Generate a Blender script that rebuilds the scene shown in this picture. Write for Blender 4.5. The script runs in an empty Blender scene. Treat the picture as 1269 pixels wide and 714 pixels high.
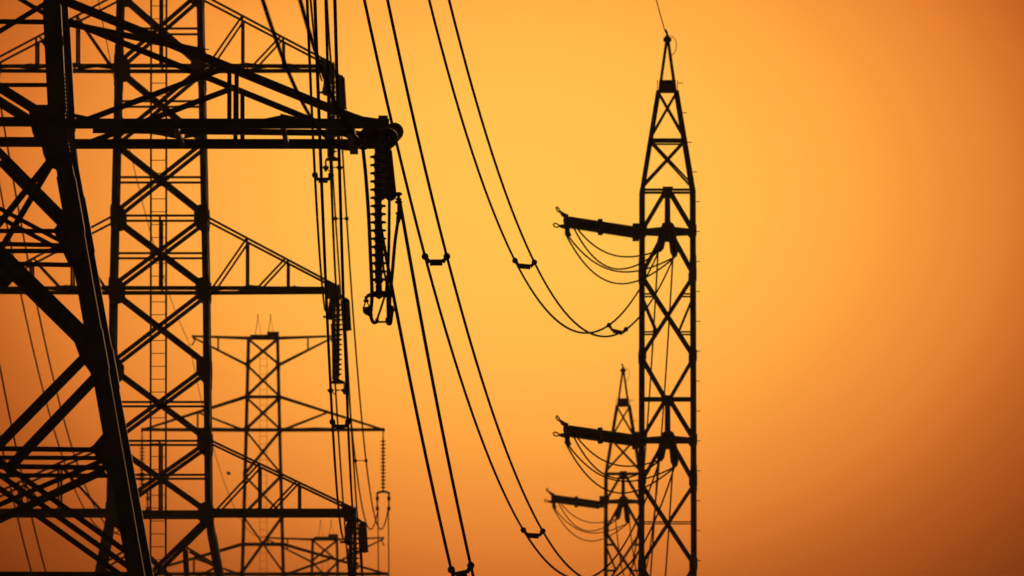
import bpy, bmesh, math, random
from mathutils import Vector as V

# ------------------------------------------------------------------ camera, sky, sun, exposure
SC = bpy.context.scene
F, HY, CX, CY, CZ = 18360.0, 1335.0, 634.5, 357.0, 2.0      # focal length in photo pixels, horizon row, eye height
TH = math.atan((HY - CY) / F)
cam_d = bpy.data.cameras.new("camera"); cam = bpy.data.objects.new("camera", cam_d)
SC.collection.objects.link(cam)
cam.location = (0, 0, CZ); cam.rotation_euler = (math.pi / 2 + TH, 0, 0)
cam_d.sensor_width = 36.0; cam_d.lens = 36.0 * F / 1269.0
cam_d.clip_start = 1.0; cam_d.clip_end = 30000.0
cam_d.dof.use_dof = True; cam_d.dof.focus_distance = 350.0; cam_d.dof.aperture_fstop = 6.3
SC.camera = cam

SUN_EL, SUN_AZ = 6.5, 3.0            # degrees; azimuth to the right of the view axis
world = bpy.data.worlds.new("World"); SC.world = world; world.use_nodes = True
wn, wl = world.node_tree.nodes, world.node_tree.links
wn.clear()
w_out = wn.new("ShaderNodeOutputWorld"); w_add = wn.new("ShaderNodeAddShader")
bg_a = wn.new("ShaderNodeBackground"); bg_b = wn.new("ShaderNodeBackground")
sky = wn.new("ShaderNodeTexSky"); sky.sky_type = 'NISHITA'; sky.sun_disc = False
sky.sun_elevation = math.radians(SUN_EL); sky.sun_rotation = math.radians(SUN_AZ)
sky.dust_density = 6.0; sky.air_density = 3.0; sky.ozone_density = 0.5
tint = wn.new("ShaderNodeMix"); tint.data_type = 'RGBA'; tint.blend_type = 'MULTIPLY'
tint.inputs[0].default_value = 1.0; tint.inputs[7].default_value = (0.06, 0.035, 0.012, 1)
wl.new(sky.outputs[0], tint.inputs[6]); wl.new(tint.outputs[2], bg_a.inputs[0])
bg_a.inputs[1].default_value = 0.05
# the dust-laden aureole round the hidden sun: a broad orange glow in the sky itself
GLOW_AZ, GLOW_EL = 0.023, 3.407
ga, ge = math.radians(GLOW_AZ), math.radians(GLOW_EL)
tc = wn.new("ShaderNodeTexCoord")
sub = wn.new("ShaderNodeVectorMath"); sub.operation = 'SUBTRACT'
sub.inputs[1].default_value = (math.sin(ga) * math.cos(ge), math.cos(ga) * math.cos(ge), math.sin(ge))
wl.new(tc.outputs['Generated'], sub.inputs[0])
rot = wn.new("ShaderNodeVectorRotate"); rot.rotation_type = 'Y_AXIS'; rot.inputs['Angle'].default_value = 0.0
wl.new(sub.outputs[0], rot.inputs['Vector'])
scl = wn.new("ShaderNodeVectorMath"); scl.operation = 'MULTIPLY'
scl.inputs[1].default_value = (1 / math.radians(1.922), 1 / math.radians(4.0), 1 / math.radians(1.391))
wl.new(rot.outputs[0], scl.inputs[0])
ln = wn.new("ShaderNodeVectorMath"); ln.operation = 'LENGTH'; wl.new(scl.outputs[0], ln.inputs[0])
nz = wn.new("ShaderNodeTexNoise"); nz.inputs['Scale'].default_value = 22.0; nz.inputs['Detail'].default_value = 2.0
wl.new(tc.outputs['Generated'], nz.inputs['Vector'])
nm = wn.new("ShaderNodeMath"); nm.operation = 'MULTIPLY_ADD'; nm.inputs[1].default_value = 0.06; nm.inputs[2].default_value = -0.03
wl.new(nz.outputs[0], nm.inputs[0])
na = wn.new("ShaderNodeMath"); na.operation = 'ADD'; wl.new(ln.outputs['Value'], na.inputs[0]); wl.new(nm.outputs[0], na.inputs[1])
dv = wn.new("ShaderNodeMath"); dv.operation = 'DIVIDE'; dv.inputs[1].default_value = 4.0; wl.new(na.outputs[0], dv.inputs[0])
ramp = wn.new("ShaderNodeValToRGB"); ramp.color_ramp.interpolation = 'CARDINAL'
RAMP = [(0, (1.056, 0.5409, 0.0788)),
        (0.15, (1.056, 0.5391, 0.0782)),
        (0.3, (1.056, 0.5179, 0.0757)),
        (0.4, (1.056, 0.4918, 0.0726)),
        (0.5, (1.056, 0.456, 0.0682)),
        (0.6, (1.024, 0.4116, 0.0596)),
        (0.68, (0.9816, 0.3712, 0.052)),
        (0.76, (0.9105, 0.3212, 0.0447)),
        (0.84, (0.8429, 0.2751, 0.0383)),
        (0.92, (0.7767, 0.233, 0.0323)),
        (1.0, (0.6864, 0.1884, 0.0259)),
        (1.08, (0.5714, 0.1431, 0.0192)),
        (1.16, (0.4617, 0.1056, 0.0135)),
        (1.24, (0.3791, 0.0795, 0.0095)),
        (1.32, (0.2972, 0.0576, 0.0061)),
        (1.4, (0.2274, 0.0411, 0.0036)),
        (1.48, (0.1651, 0.0283, 0.0017)),
        (1.6, (0.1025, 0.017, 0.0012)),
        (1.8, (0.0656, 0.0114, 0.0008)),
        (2.2, (0.0394, 0.0081, 0.0008)),
        (3.0, (0.018, 0.0049, 0.0008)),
        (4.0, (0.0074, 0.0028, 0.0012))]
RAMP = [(q_ / 4.0, c_) for q_, c_ in RAMP]
er = ramp.color_ramp.elements
er[0].position, er[0].color = RAMP[0][0], (*RAMP[0][1], 1)
er[1].position, er[1].color = RAMP[-1][0], (*RAMP[-1][1], 1)
for p_, c_ in RAMP[1:-1]:
    e_ = er.new(p_); e_.color = (*c_, 1)
wl.new(dv.outputs[0], ramp.inputs[0]); wl.new(ramp.outputs[0], bg_b.inputs[0]); bg_b.inputs[1].default_value = 1.0
wl.new(bg_a.outputs[0], w_add.inputs[0]); wl.new(bg_b.outputs[0], w_add.inputs[1]); wl.new(w_add.outputs[0], w_out.inputs[0])

sun_d = bpy.data.lights.new("sun", 'SUN'); sun_d.energy = 2.0; sun_d.angle = math.radians(0.5); sun_d.color = (1.0, 0.50, 0.22)
sun = bpy.data.objects.new("sun", sun_d); SC.collection.objects.link(sun)
se, sa = math.radians(SUN_EL), math.radians(SUN_AZ)
sun.rotation_euler = V((math.sin(sa) * math.cos(se), math.cos(sa) * math.cos(se), math.sin(se))).to_track_quat('Z', 'Y').to_euler()
sun.location = (60, 1200, 150)

SC.view_settings.view_transform = 'Standard'; SC.view_settings.look = 'None'
SC.view_settings.exposure = 0.0; SC.view_settings.gamma = 1.0; SC.view_settings.use_curve_mapping = False

HAZE = 0.000016
# ------------------------------------------------------------------ measuring: photo pixel + real distance -> metres
_c, _s = math.cos(TH), math.sin(TH)
def unp(px, py, d):
    a = (px - CX) / F; b = (CY - py) / F
    y = _c - b * _s; z = _s + b * _c
    return V((a * d / y, d, CZ + z * d / y))
def zat(py, d): return unp(CX, py, d).z

# ------------------------------------------------------------------ materials
def mat(name, col, rough=0.55, metal=0.0, var=0.35, scale=3.0, spec=0.3):
    m = bpy.data.materials.new(name); m.use_nodes = True
    n, l = m.node_tree.nodes, m.node_tree.links
    b = n['Principled BSDF']; b.inputs['Roughness'].default_value = rough; b.inputs['Metallic'].default_value = metal; b.inputs['Specular IOR Level'].default_value = spec
    t = n.new("ShaderNodeTexCoord"); z = n.new("ShaderNodeTexNoise"); z.inputs['Scale'].default_value = scale; z.inputs['Detail'].default_value = 6
    r = n.new("ShaderNodeValToRGB"); l.new(t.outputs['Object'], z.inputs['Vector']); l.new(z.outputs[0], r.inputs[0])
    r.color_ramp.elements[0].position = 0.3; r.color_ramp.elements[1].position = 0.7
    r.color_ramp.elements[0].color = (*[c * (1 - var) for c in col], 1); r.color_ramp.elements[1].color = (*[min(1, c * (1 + var)) for c in col], 1)
    l.new(r.outputs[0], b.inputs['Base Color'])
    if name.startswith('reddish'): b.inputs['Specular Tint'].default_value = (1.0, .34, .2, 1)  # specular tint adds to the painted reddish glint
    q = n.new("ShaderNodeMapRange"); q.inputs['To Min'].default_value = max(0.05, rough - 0.12); q.inputs['To Max'].default_value = min(1, rough + 0.15)
    l.new(z.outputs[0], q.inputs['Value']); l.new(q.outputs[0], b.inputs['Roughness'])
    return m
M_STEEL = mat("weathered_galvanised_steel", (0.085, 0.08, 0.078), 0.72, 0.15, 0.3, 1.3)
M_PORC = mat("brown_glazed_porcelain", (0.045, 0.022, 0.015), 0.42, 0.0, 0.2, 8)
M_WIRE = mat("aged_aluminium_strand", (0.035, 0.028, 0.024), 0.9, 0.0, 0.2, 2, 0.0)
M_COPPER_GLINT = mat("reddish_glint_strand", (0.30, 0.08, 0.04), 0.55, 0.0, 0.2, 4, 0.5)  # reddish colour paints in the low-sun glint on the near wire bends
M_IRON = mat("forged_iron_fitting", (0.06, 0.056, 0.053), 0.7, 0.2, 0.3, 6)
M_GROUND = mat("dry_field_grass", (0.06, 0.055, 0.025), 0.95, 0.0, 0.5, 0.05)
M_CONC = mat("footing_concrete", (0.28, 0.27, 0.25), 0.9, 0.0, 0.2, 3)

# ------------------------------------------------------------------ mesh building
class MB:
    def __init__(s): s.v, s.f = [], []
    def prism(s, rings, caps=True, closed=True):
        n = len(rings[0]); b = len(s.v)
        for r in rings: s.v += [tuple(p) for p in r]
        for i in range(len(rings) - 1):
            for j in range(n):
                k = (j + 1) % n
                s.f.append((b + i * n + j, b + i * n + k, b + (i + 1) * n + k, b + (i + 1) * n + j))
        if caps:
            s.f.append(tuple(b + j for j in range(n))[::-1]); s.f.append(tuple(b + (len(rings) - 1) * n + j for j in range(n)))
    def ang(s, a, b, w, n, off=0.0, flip=1, t=None):
        """rolled steel angle from a to b: one flange lies in the face (normal n), the other points inward"""
        a, b, n = V(a), V(b), V(n).normalized()
        ax = (b - a).normalized(); n = (n - ax * n.dot(ax)).normalized(); sd = ax.cross(n) * flip
        t = t or max(0.012, w * 0.13)
        pts = [(-w / 2, off), (w / 2, off), (w / 2, off - w), (w / 2 - t, off - w), (w / 2 - t, off - t), (-w / 2, off - t)]
        s.prism([[p + sd * x + n * y for x, y in pts] for p in (a, b)])
    def leg(s, pts, w, sx, sy, t=None):
        t = t or w * 0.14
        prof = [(0, 0), (-w, 0), (-w, -t), (-t, -t), (-t, -w), (0, -w)]
        s.prism([[V(p) + V((x * sx, y * sy, 0)) for x, y in prof] for p in pts])
    def bar(s, a, b, w, h, up=(0, 0, 1)):
        a, b, up = V(a), V(b), V(up); ax = (b - a).normalized()
        if abs(ax.dot(up.normalized())) > 0.98: up = V((0, 1, 0))
        sd = ax.cross(up).normalized(); u = sd.cross(ax)
        s.prism([[p + sd * (x * w / 2) + u * (y * h / 2) for x, y in ((-1, -1), (1, -1), (1, 1), (-1, 1))] for p in (a, b)])
    def plate(s, pts, n, t):
        n = V(n).normalized() * t
        s.prism([[V(p) for p in pts], [V(p) + n for p in pts]])
    def tube(s, pts, r, k=6):
        pts = [V(p) for p in pts]; rings = []; up = None
        for i, p in enumerate(pts):
            ax = (pts[min(i + 1, len(pts) - 1)] - pts[max(i - 1, 0)]).normalized()
            if up is None: up = V((0, 0, 1)) if abs(ax.z) < 0.9 else V((0, 1, 0))
            sd = ax.cross(up).normalized(); up = sd.cross(ax).normalized()
            rr = r[i] if isinstance(r, (list, tuple)) else r
            rings.append([p + (sd * math.cos(2 * math.pi * j / k) + up * math.sin(2 * math.pi * j / k)) * rr for j in range(k)])
        s.prism(rings)
    def lathe(s, a, ax, prof, k=16):
        """prof: (distance along axis, radius)"""
        a, ax = V(a), V(ax).normalized(); up = V((0, 0, 1)) if abs(ax.z) < 0.9 else V((0, 1, 0))
        sd = ax.cross(up).normalized(); u = sd.cross(ax)
        s.prism([[a + ax * h + (sd * math.cos(2 * math.pi * j / k) + u * math.sin(2 * math.pi * j / k)) * max(r, 1e-4) for j in range(k)] for h, r in prof])
    def ring(s, c, ax, R, r, k=20):
        c, ax = V(c), V(ax).normalized(); up = V((0, 0, 1)) if abs(ax.z) < 0.9 else V((0, 1, 0))
        sd = ax.cross(up).normalized(); u = sd.cross(ax)
        s.tube([c + (sd * math.cos(2 * math.pi * j / k) + u * math.sin(2 * math.pi * j / k)) * R for j in range(k + 1)], r, 6)
    def build(s, name, m, parent=None, smooth=False):
        me = bpy.data.meshes.new(name); me.from_pydata(s.v, [], s.f); me.materials.append(m)
        bm = bmesh.new(); bm.from_mesh(me); bmesh.ops.recalc_face_normals(bm, faces=bm.faces); bm.to_mesh(me); bm.free(); me.update()
        if smooth:
            for p in me.polygons: p.use_smooth = True
        o = bpy.data.objects.new(name, me); SC.collection.objects.link(o)
        if parent: o.parent = parent
        return o
def thing(name, loc, label, cat, group=None):
    o = bpy.data.objects.new(name, None); SC.collection.objects.link(o); o.location = loc; o.empty_display_size = 0.5
    return tag(o, label, cat, group)
def tag(o, label, cat, group=None):
    o['label'] = label; o['category'] = cat
    if group: o['group'] = group
    return o
def copy_tree(o, parent=None):
    c = o.copy(); SC.collection.objects.link(c)
    if parent: c.parent = parent
    for ch in list(o.children): copy_tree(ch, c)
    return c
def smooth_path(P, n=8):
    P = [V(p) for p in P]; out = []
    for i in range(len(P) - 1):
        p0, p1, p2, p3 = P[max(i - 1, 0)], P[i], P[i + 1], P[min(i + 2, len(P) - 1)]
        for k in range(n):
            t = k / n
            out.append(0.5 * (2 * p1 + (p2 - p0) * t + (2 * p0 - 5 * p1 + 4 * p2 - p3) * t * t + (3 * p1 - p0 - 3 * p2 + p3) * t ** 3))
    out.append(P[-1]); return out

# ------------------------------------------------------------------ ground
g = MB(); N = 24; X0, X1, Y0, Y1 = -6000, 6000, -2000, 14000
rnd = random.Random(3)
for j in range(N + 1):
    for i in range(N + 1):
        g.v.append((X0 + (X1 - X0) * i / N, Y0 + (Y1 - Y0) * j / N, 0.0))
for j in range(N):
    for i in range(N):
        b = j * (N + 1) + i; g.f.append((b, b + 1, b + N + 2, b + N + 1))
ground = g.build("ground", M_GROUND); ground['kind'] = 'structure'

# ------------------------------------------------------------------ evening dust haze
if HAZE:
    hz = MB(); hz.bar((0, -2100, 28.5), (0, 14100, 28.5), 12200, 59)
    hm = bpy.data.materials.new("dust_haze"); hm.use_nodes = True; hn = hm.node_tree.nodes; hn.clear()
    ho = hn.new("ShaderNodeOutputMaterial"); hv = hn.new("ShaderNodeVolumePrincipled")
    hv.inputs['Color'].default_value = (0.9, 0.88, 0.85, 1); hv.inputs['Density'].default_value = HAZE; hv.inputs['Anisotropy'].default_value = 0.5
    hm.node_tree.links.new(hv.outputs[0], ho.inputs['Volume'])
    hzo = hz.build("haze", hm); hzo['kind'] = 'stuff'
# ------------------------------------------------------------------ lattice towers
def interp(tab, z):
    if z <= tab[0][0]: return tab[0][1]
    for (z0, h0), (z1, h1) in zip(tab, tab[1:]):
        if z <= z1: return h0 + (h1 - h0) * (z - z0) / (z1 - z0)
    return tab[-1][1]
class Tower:
    """square lattice mast in its own coordinates; tab = [(height, half width), ...]"""
    def __init__(s, root, tab): s.root, s.tab = root, tab
    def h(s, z): return interp(s.tab, z)
    def P(s, k, u, z):
        h = s.h(z)
        return V([(u, -h, z), (h, u, z), (u, h, z), (-h, u, z)][k])
    def N(s, k): return V([(0, -1, 0), (1, 0, 0), (0, 1, 0), (-1, 0, 0)][k])
    def legs(s, w, plates=(), psize=0.4, splice=()):
        zs = [a for a, b in s.tab]
        for sx in (-1, 1):
            for sy in (-1, 1):
                m = MB()
                for (za, ha), (zb, hb) in zip(s.tab, s.tab[1:]):
                    ww = w if isinstance(w, (int, float)) else w(0.5 * (za + zb))
                    m.leg([(sx * (ha + .012), sy * (ha + .012), za), (sx * (hb + .012), sy * (hb + .012), zb)], ww, sx, sy)
                lg = m.build("leg", M_STEEL, s.root)
                for z in plates:
                    h = s.h(z); r = psize
                    for (n, e) in (((0, sy, 0), (sx, 0, 0)), ((sx, 0, 0), (0, sy, 0))):
                        q = MB(); n, e = V(n), V(e); c = V((sx * (h + .012), sy * (h + .012), z)) + n * .003
                        oct_ = [(-1.25, -.6), (-.8, -1.0), (.0, -1.0), (.09, -.6), (.09, .6), (.0, 1.0), (-.8, 1.0), (-1.25, .6)]
                        q.plate([c + e * (x * r) + V((0, 0, y * r)) for x, y in oct_], n, 0.025); q.build("gusset_plate", M_STEEL, lg)
                for za, zb in splice:
                    a = V((sx * (s.h(za) + .03), sy * (s.h(za) + .03), za)); b_ = V((sx * (s.h(zb) + .03), sy * (s.h(zb) + .03), zb))
                    ww = (w if isinstance(w, (int, float)) else w(za)) * 1.12
                    q = MB(); q.leg([a, b_], ww, sx, sy, 0.02); q.build("splice_plate", M_STEEL, lg)
                ft = MB(); h0 = s.h(s.tab[0][0]) - 0.1
                ft.lathe((sx * h0, sy * h0, s.tab[0][0] - .3), (0, 0, 1), [(0, .55), (.5, .55), (.55, .5), (.75, .42)], 14)
                ft.build("footing", M_CONC, lg)
    def cross(s, z0, z1, w, faces=(0, 1, 2, 3), inset=0.0, wn=None):
        for k in faces:
            m = MB(); n = s.N(k)
            for i, sg in enumerate((1, -1)):
                m.ang(s.P(k, -sg * (s.h(z0) - inset), z0), s.P(k, sg * (s.h(z1) - inset), z1), w, n, -0.002 - i * 0.022, 1 if k in (0, 1) else -1)
            m.build(wn or "cross_brace", M_STEEL, s.root)
    def strut(s, z, w, faces=(0, 1, 2, 3), name="horizontal_strut"):
        for k in faces:
            m = MB(); m.ang(s.P(k, -s.h(z), z), s.P(k, s.h(z), z), w, s.N(k), -0.05); m.build(name, M_STEEL, s.root)
    def mem(s, m, k, u0, z0, u1, z1, w, off=-0.004, flip=1):
        m.ang(s.P(k, u0, z0), s.P(k, u1, z1), w, s.N(k), off, flip)

def crossarm(T, side, zb, zt, tip, tipy, wb, wt, ww, posts, webs, zhang=0.0, tip_block=0.35, tipzb=None, plan=3, top_off=0.0):
    """truss arm: two bottom chords, two top chords, posts and web braces on both sides, plan bracing below.
    posts: fractions along the bottom chord; webs: (bottom fraction, top fraction)"""
    tipzb = zb if tipzb is None else tipzb
    arm = MB()
    def bot(f, sy): a = V((side * T.h(zb), sy * T.h(zb), zb)); b = V((side * tip, sy * tipy, tipzb)); return a.lerp(b, f)
    def top(f, sy): a = V((side * T.h(zt), sy * T.h(zt), zt)); b = V((side * tip, sy * tipy, tipzb + top_off)); return a.lerp(b, f)
    def topx(x, sy):
        a, b = top(0, sy), top(1, sy); return a.lerp(b, (x - a.x) / (b.x - a.x))
    tb = MB()
    if tip_block:
        r = tip_block
        for sy in (-1, 1):
            c = V((side * tip, sy * (tipy + .02), tipzb))
            tb.plate([c + V((side * x * r, 0, y * r)) for x, y in ((-1.1, -.75), (.35, -.8), (.4, .2), (-.1, .55), (-1.3, .85))], (0, sy, 0), .025)
        tb.bar((side * (tip - .1), -tipy - .04, tipzb - .16), (side * (tip - .1), tipy + .04, tipzb - .16), .16, .14)
        tb.bar((side * (tip + .08), -tipy - .04, tipzb), (side * (tip + .08), tipy + .04, tipzb), .05, .34)
    else:
        tb.bar((side * tip, -tipy - .05, tipzb), (side * tip, tipy + .05, tipzb), .12, .2)
    root = tb.build("crossarm", M_STEEL, T.root)
    for sy in (-1, 1):
        n = V((0, sy, 0))
        m = MB(); m.ang(bot(0, sy), bot(1, sy), wb, n, 0.0); m.build("bottom_chord", M_STEEL, root)
        m = MB(); m.ang(top(0, sy), top(1, sy), wt, n, 0.0); m.build("top_chord", M_STEEL, root)
        for f in posts:
            m = MB(); p = bot(f, sy); q = topx(p.x, sy); m.ang(p, q, ww * 1.15, n, -.02); m.build("post", M_STEEL, root)
        for fb, ft in webs:
            m = MB(); p = bot(fb, sy); q = topx(bot(ft, sy).x, sy); m.ang(p, q, ww, n, -.045); m.build("web_brace", M_STEEL, root)
    m = MB()
    for i in range(plan):
        f0, f1 = i / plan, (i + 1) / plan; sg = 1 if i % 2 else -1
        m.ang(bot(f0, sg), bot(f1, -sg), ww * .9, (0, 0, -1), -.03); m.ang(bot(f0, -sg), bot(f1, sg), ww * .9, (0, 0, -1), -.055)
        m.ang(bot(f1, sg), bot(f1, -sg), ww * .9, (0, 0, -1), -.08)
    m.build("plan_brace", M_STEEL, root)
    return root

def ladder(T, x, y, z0, z1, wd, rail, rung, step):
    m = MB()
    for sx in (-1, 1): m.bar((x + sx * wd / 2, y(z0), z0), (x + sx * wd / 2, y(z1), z1), rail, rail)
    r = m; z = z0 + step
    while z < z1:
        r.tube([(x - wd / 2, y(z), z), (x + wd / 2, y(z), z)], rung, 5); z += step
    r.build("ladder", M_STEEL, T.root)

# ---- second pylon of the left line (large, with ladder) --------------------------------------------
B_D = 556.0; B_C = unp(198.5, 360, B_D); BX = B_C.x; bs = F / B_D
def zb_(y): return zat(y, B_D)
b_root = thing("lattice_pylon", (BX, B_D, 0), "lattice pylon with a ladder up its middle", "pylon", "steel lattice pylons")
b_root['label'] = "lattice pylon with a ladder up its middle, standing behind the thick slanting leg at left"
tb = [(0.0, 1.97 + .185 * zb_(640)), (zb_(640), 1.95), (zb_(360), 1.85), (zb_(0), 1.605), (zb_(-260), 1.15)]
B = Tower(b_root, tb)
nodes = [-260, -180, -100, -8, 85, 178, 270, 360, 455, 548, 638]
B.legs(lambda z: .27 if z < zb_(640) else .235, [zb_(y) for y in (-8, 85, 270, 360, 458, 549, 638)], 0.40, [(zb_(480), zb_(430)), (zb_(745), zb_(660)), (zb_(110), zb_(60))])
for y0, y1 in zip(nodes[1:], nodes[:-1]): B.cross(zb_(y0), zb_(y1), 0.155)
for y in (39, 129, 223, 317, 501, 591): B.strut(zb_(y), 0.085)
for y in (270.5, 549): B.strut(zb_(y), 0.085)
for y in (-8, 85, 360, 638, -180, -260): B.strut(zb_(y), 0.2 if y > 600 else 0.15)
zz = [zb_(640), zb_(795), zb_(980), zb_(1160), 0.3]
for i in range(4):
    B.cross(zz[i + 1], zz[i], 0.17); B.strut(zz[i + 1], .12)
# redundant bracing inside the spread panel below the bottom arm
for k in (0, 2):
    for sg in (-1, 1):
        m = MB()
        B.mem(m, k, sg * 1.05, zb_(681), sg * B.h(zb_(706)), zb_(706), .08)
        B.mem(m, k, sg * .95, zb_(678), sg * 1.15, zb_(800), .12, -.03)
        B.mem(m, k, sg * 1.2, zb_(722), sg * B.h(zb_(703)), zb_(703), .08, -.05)
        m.build("redundant_brace", M_STEEL, b_root)
for ya, yb in ((270, 360), (548, 636), (-8, 85)):
    for k in (0, 2): m = MB(); B.mem(m, k, 0.03, zb_(ya), 0.03, zb_(yb), .085, -.07); m.build("hanger_post", M_STEEL, b_root)
ladder(B, (196.5 - 198.5) / bs, lambda z: -0.15, 2.5, zb_(-200), 19 / bs, .075, .016, 16 / bs)
for y, ty, half in ((85, -3, 213), (360, 272, 219), (636, 548, 240)):
    for sd in (1, -1):
        crossarm(B, sd, zb_(y), zb_(ty), half / bs, 1.25 if y < 600 else 1.8, 0.15 if y < 600 else .21, 0.085, 0.075, (0.30, 0.62) if y < 600 else (0.34, 0.62),
                 ((0.03, 0.30), (0.38, 0.60)) if y < 600 else ((0.03, .34), (.4, .60)), tip_block=.34, top_off=.12)
m = MB()     # earth-wire head
top = zb_(-260); hp = zb_(-440)
for sx in (-1, 1):
    for sy in (-1, 1): m.bar((sx * B.h(top), sy * B.h(top), top), (sx * 4.9, sy * .1, hp), .14, .14)
    m.bar((sx * B.h(top), 0, top + .1), (sx * 4.9, 0, hp), .1, .1)
    m.bar((-sx * B.h(top), 0, top + .1), (sx * 2.2, 0, (top + hp) / 2 - .2), .1, .1)
m.build("earth_wire_peak", M_STEEL, b_root)

# ---- far pylons of the left line, flat earth-wire arm on top ----------------------------------------
def far_pylon(cx, d, ytop, label, det):
    s = F / d; C = unp(cx, ytop, d); zt = C.z - .15
    sc21 = F / 874.0
    def z(y): return zt - (y - 416) / sc21            # y as measured on the nearer of the two
    root = thing("lattice_pylon", (C.x, d, 0), label, "pylon", "steel lattice pylons")
    tab = [(0.0, 1.30 + .17 * z(720)), (z(720), 1.30), (z(530), 1.06), (z(416), .93)]
    T = Tower(root, tab)
    T.legs(.17, [z(y) for y in (450, 489, 530, 586, 636, 709)], .17)
    ns = [416, 449, 489, 530, 586, 636, 709]
    for y0, y1 in zip(ns[1:], ns[:-1]): T.cross(z(y0), z(y1), .095)
    for y in (416, 530, 672, 709): T.strut(z(y), .13)
    T.strut(z(489), .11)
    zz = [z(709), z(800), z(860), z(960), z(1120), z(1300), .3]
    zz = [q for q in zz if q > 1.2] + [.3]
    for i in range(len(zz) - 1): T.cross(zz[i + 1], zz[i], .11); T.strut(zz[i + 1], .1)
    for y, ty, half in ((530, 489, 150), (709, 672, 154), (888, 850, 150)):
        for sd in (1, -1):
            crossarm(T, sd, z(y), z(ty), half / sc21, .12, .15, .12, .075, (0.46,) if sd < 0 else (), ((0.02, 0.46),), tip_block=.0)
    for sd in (1, -1):            # earth-wire arm: flat on top, lower chord rising to the tip
        m = MB(); tipx = sd * 4.15
        m.bar((tipx, -.12, zt + .12), (tipx, .12, zt + .12), .12, .12)
        arm = m.build("earth_wire_arm", M_STEEL, root)
        for sy in (-1, 1):
            m = MB(); h0, h1 = T.h(z(416)), T.h(z(449))
            m.ang((sd * h0, sy * h0, zt), (tipx, sy * .1, zt + .12), .11, (0, sy, 0)); m.build("top_chord", M_STEEL, arm)
            m = MB(); m.ang((sd * h1, sy * h1, z(449)), (tipx, sy * .1, zt + .05), .10, (0, sy, 0)); m.build("bottom_chord", M_STEEL, arm)
            m = MB(); m.ang((sd * 2.65, sy * .45, zt + .05), (sd * 2.65, sy * .45, zt - .70), .085, (0, sy, 0)); m.build("web_brace", M_STEEL, arm)
        m = MB(); m.tube([(tipx, 0, zt + .06), (tipx - sd * .12, 0, zt - .12), (tipx - sd * .02, 0, zt - .32), (tipx + sd * .08, 0, zt - .42)], .05)
        m.build("earth_wire_clamp", M_IRON, arm)
    m = MB(); m.bar((-.75, -.5, zt + .1), (.95, -.5, zt + .1), .25, .16); m.build("top_plate", M_STEEL, root)
    m = MB(); m.bar((.25, -.5, zt + .27), (.95, -.5, zt + .27), .4, .17); m.build("equipment_box", M_IRON, root)
    for x in (-.45, .3):
        m = MB()
        m.tube([(x, -.5, zt + .15), (x + .16, -.5, zt + 1.25)], .02, 5); m.tube([(x + .16, -.5, zt + 1.25), (x + .35, -.5, zt + .15)], .012, 5)
        m.tube([(x + .14, -.5, zt + 1.25), (x + .16, -.5, zt + 1.38)], .03, 5); m.build("lightning_rod", M_IRON, root)
    ladder(T, 0.02, lambda q: 0.25, 3, zt - .6, .42, .022, .010, .46)
    return root, T, z
c_root, C_, zc_ = far_pylon(326, 874.0, 416, "mid-distance pylon framed by the ladder pylon's arms, two thin rods on its flat top", True)
d_root, D_, zd_ = far_pylon(402.5, 1049.0, 666, "farthest, smallest lattice pylon, only its flat top showing at the frame bottom", True)

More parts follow.
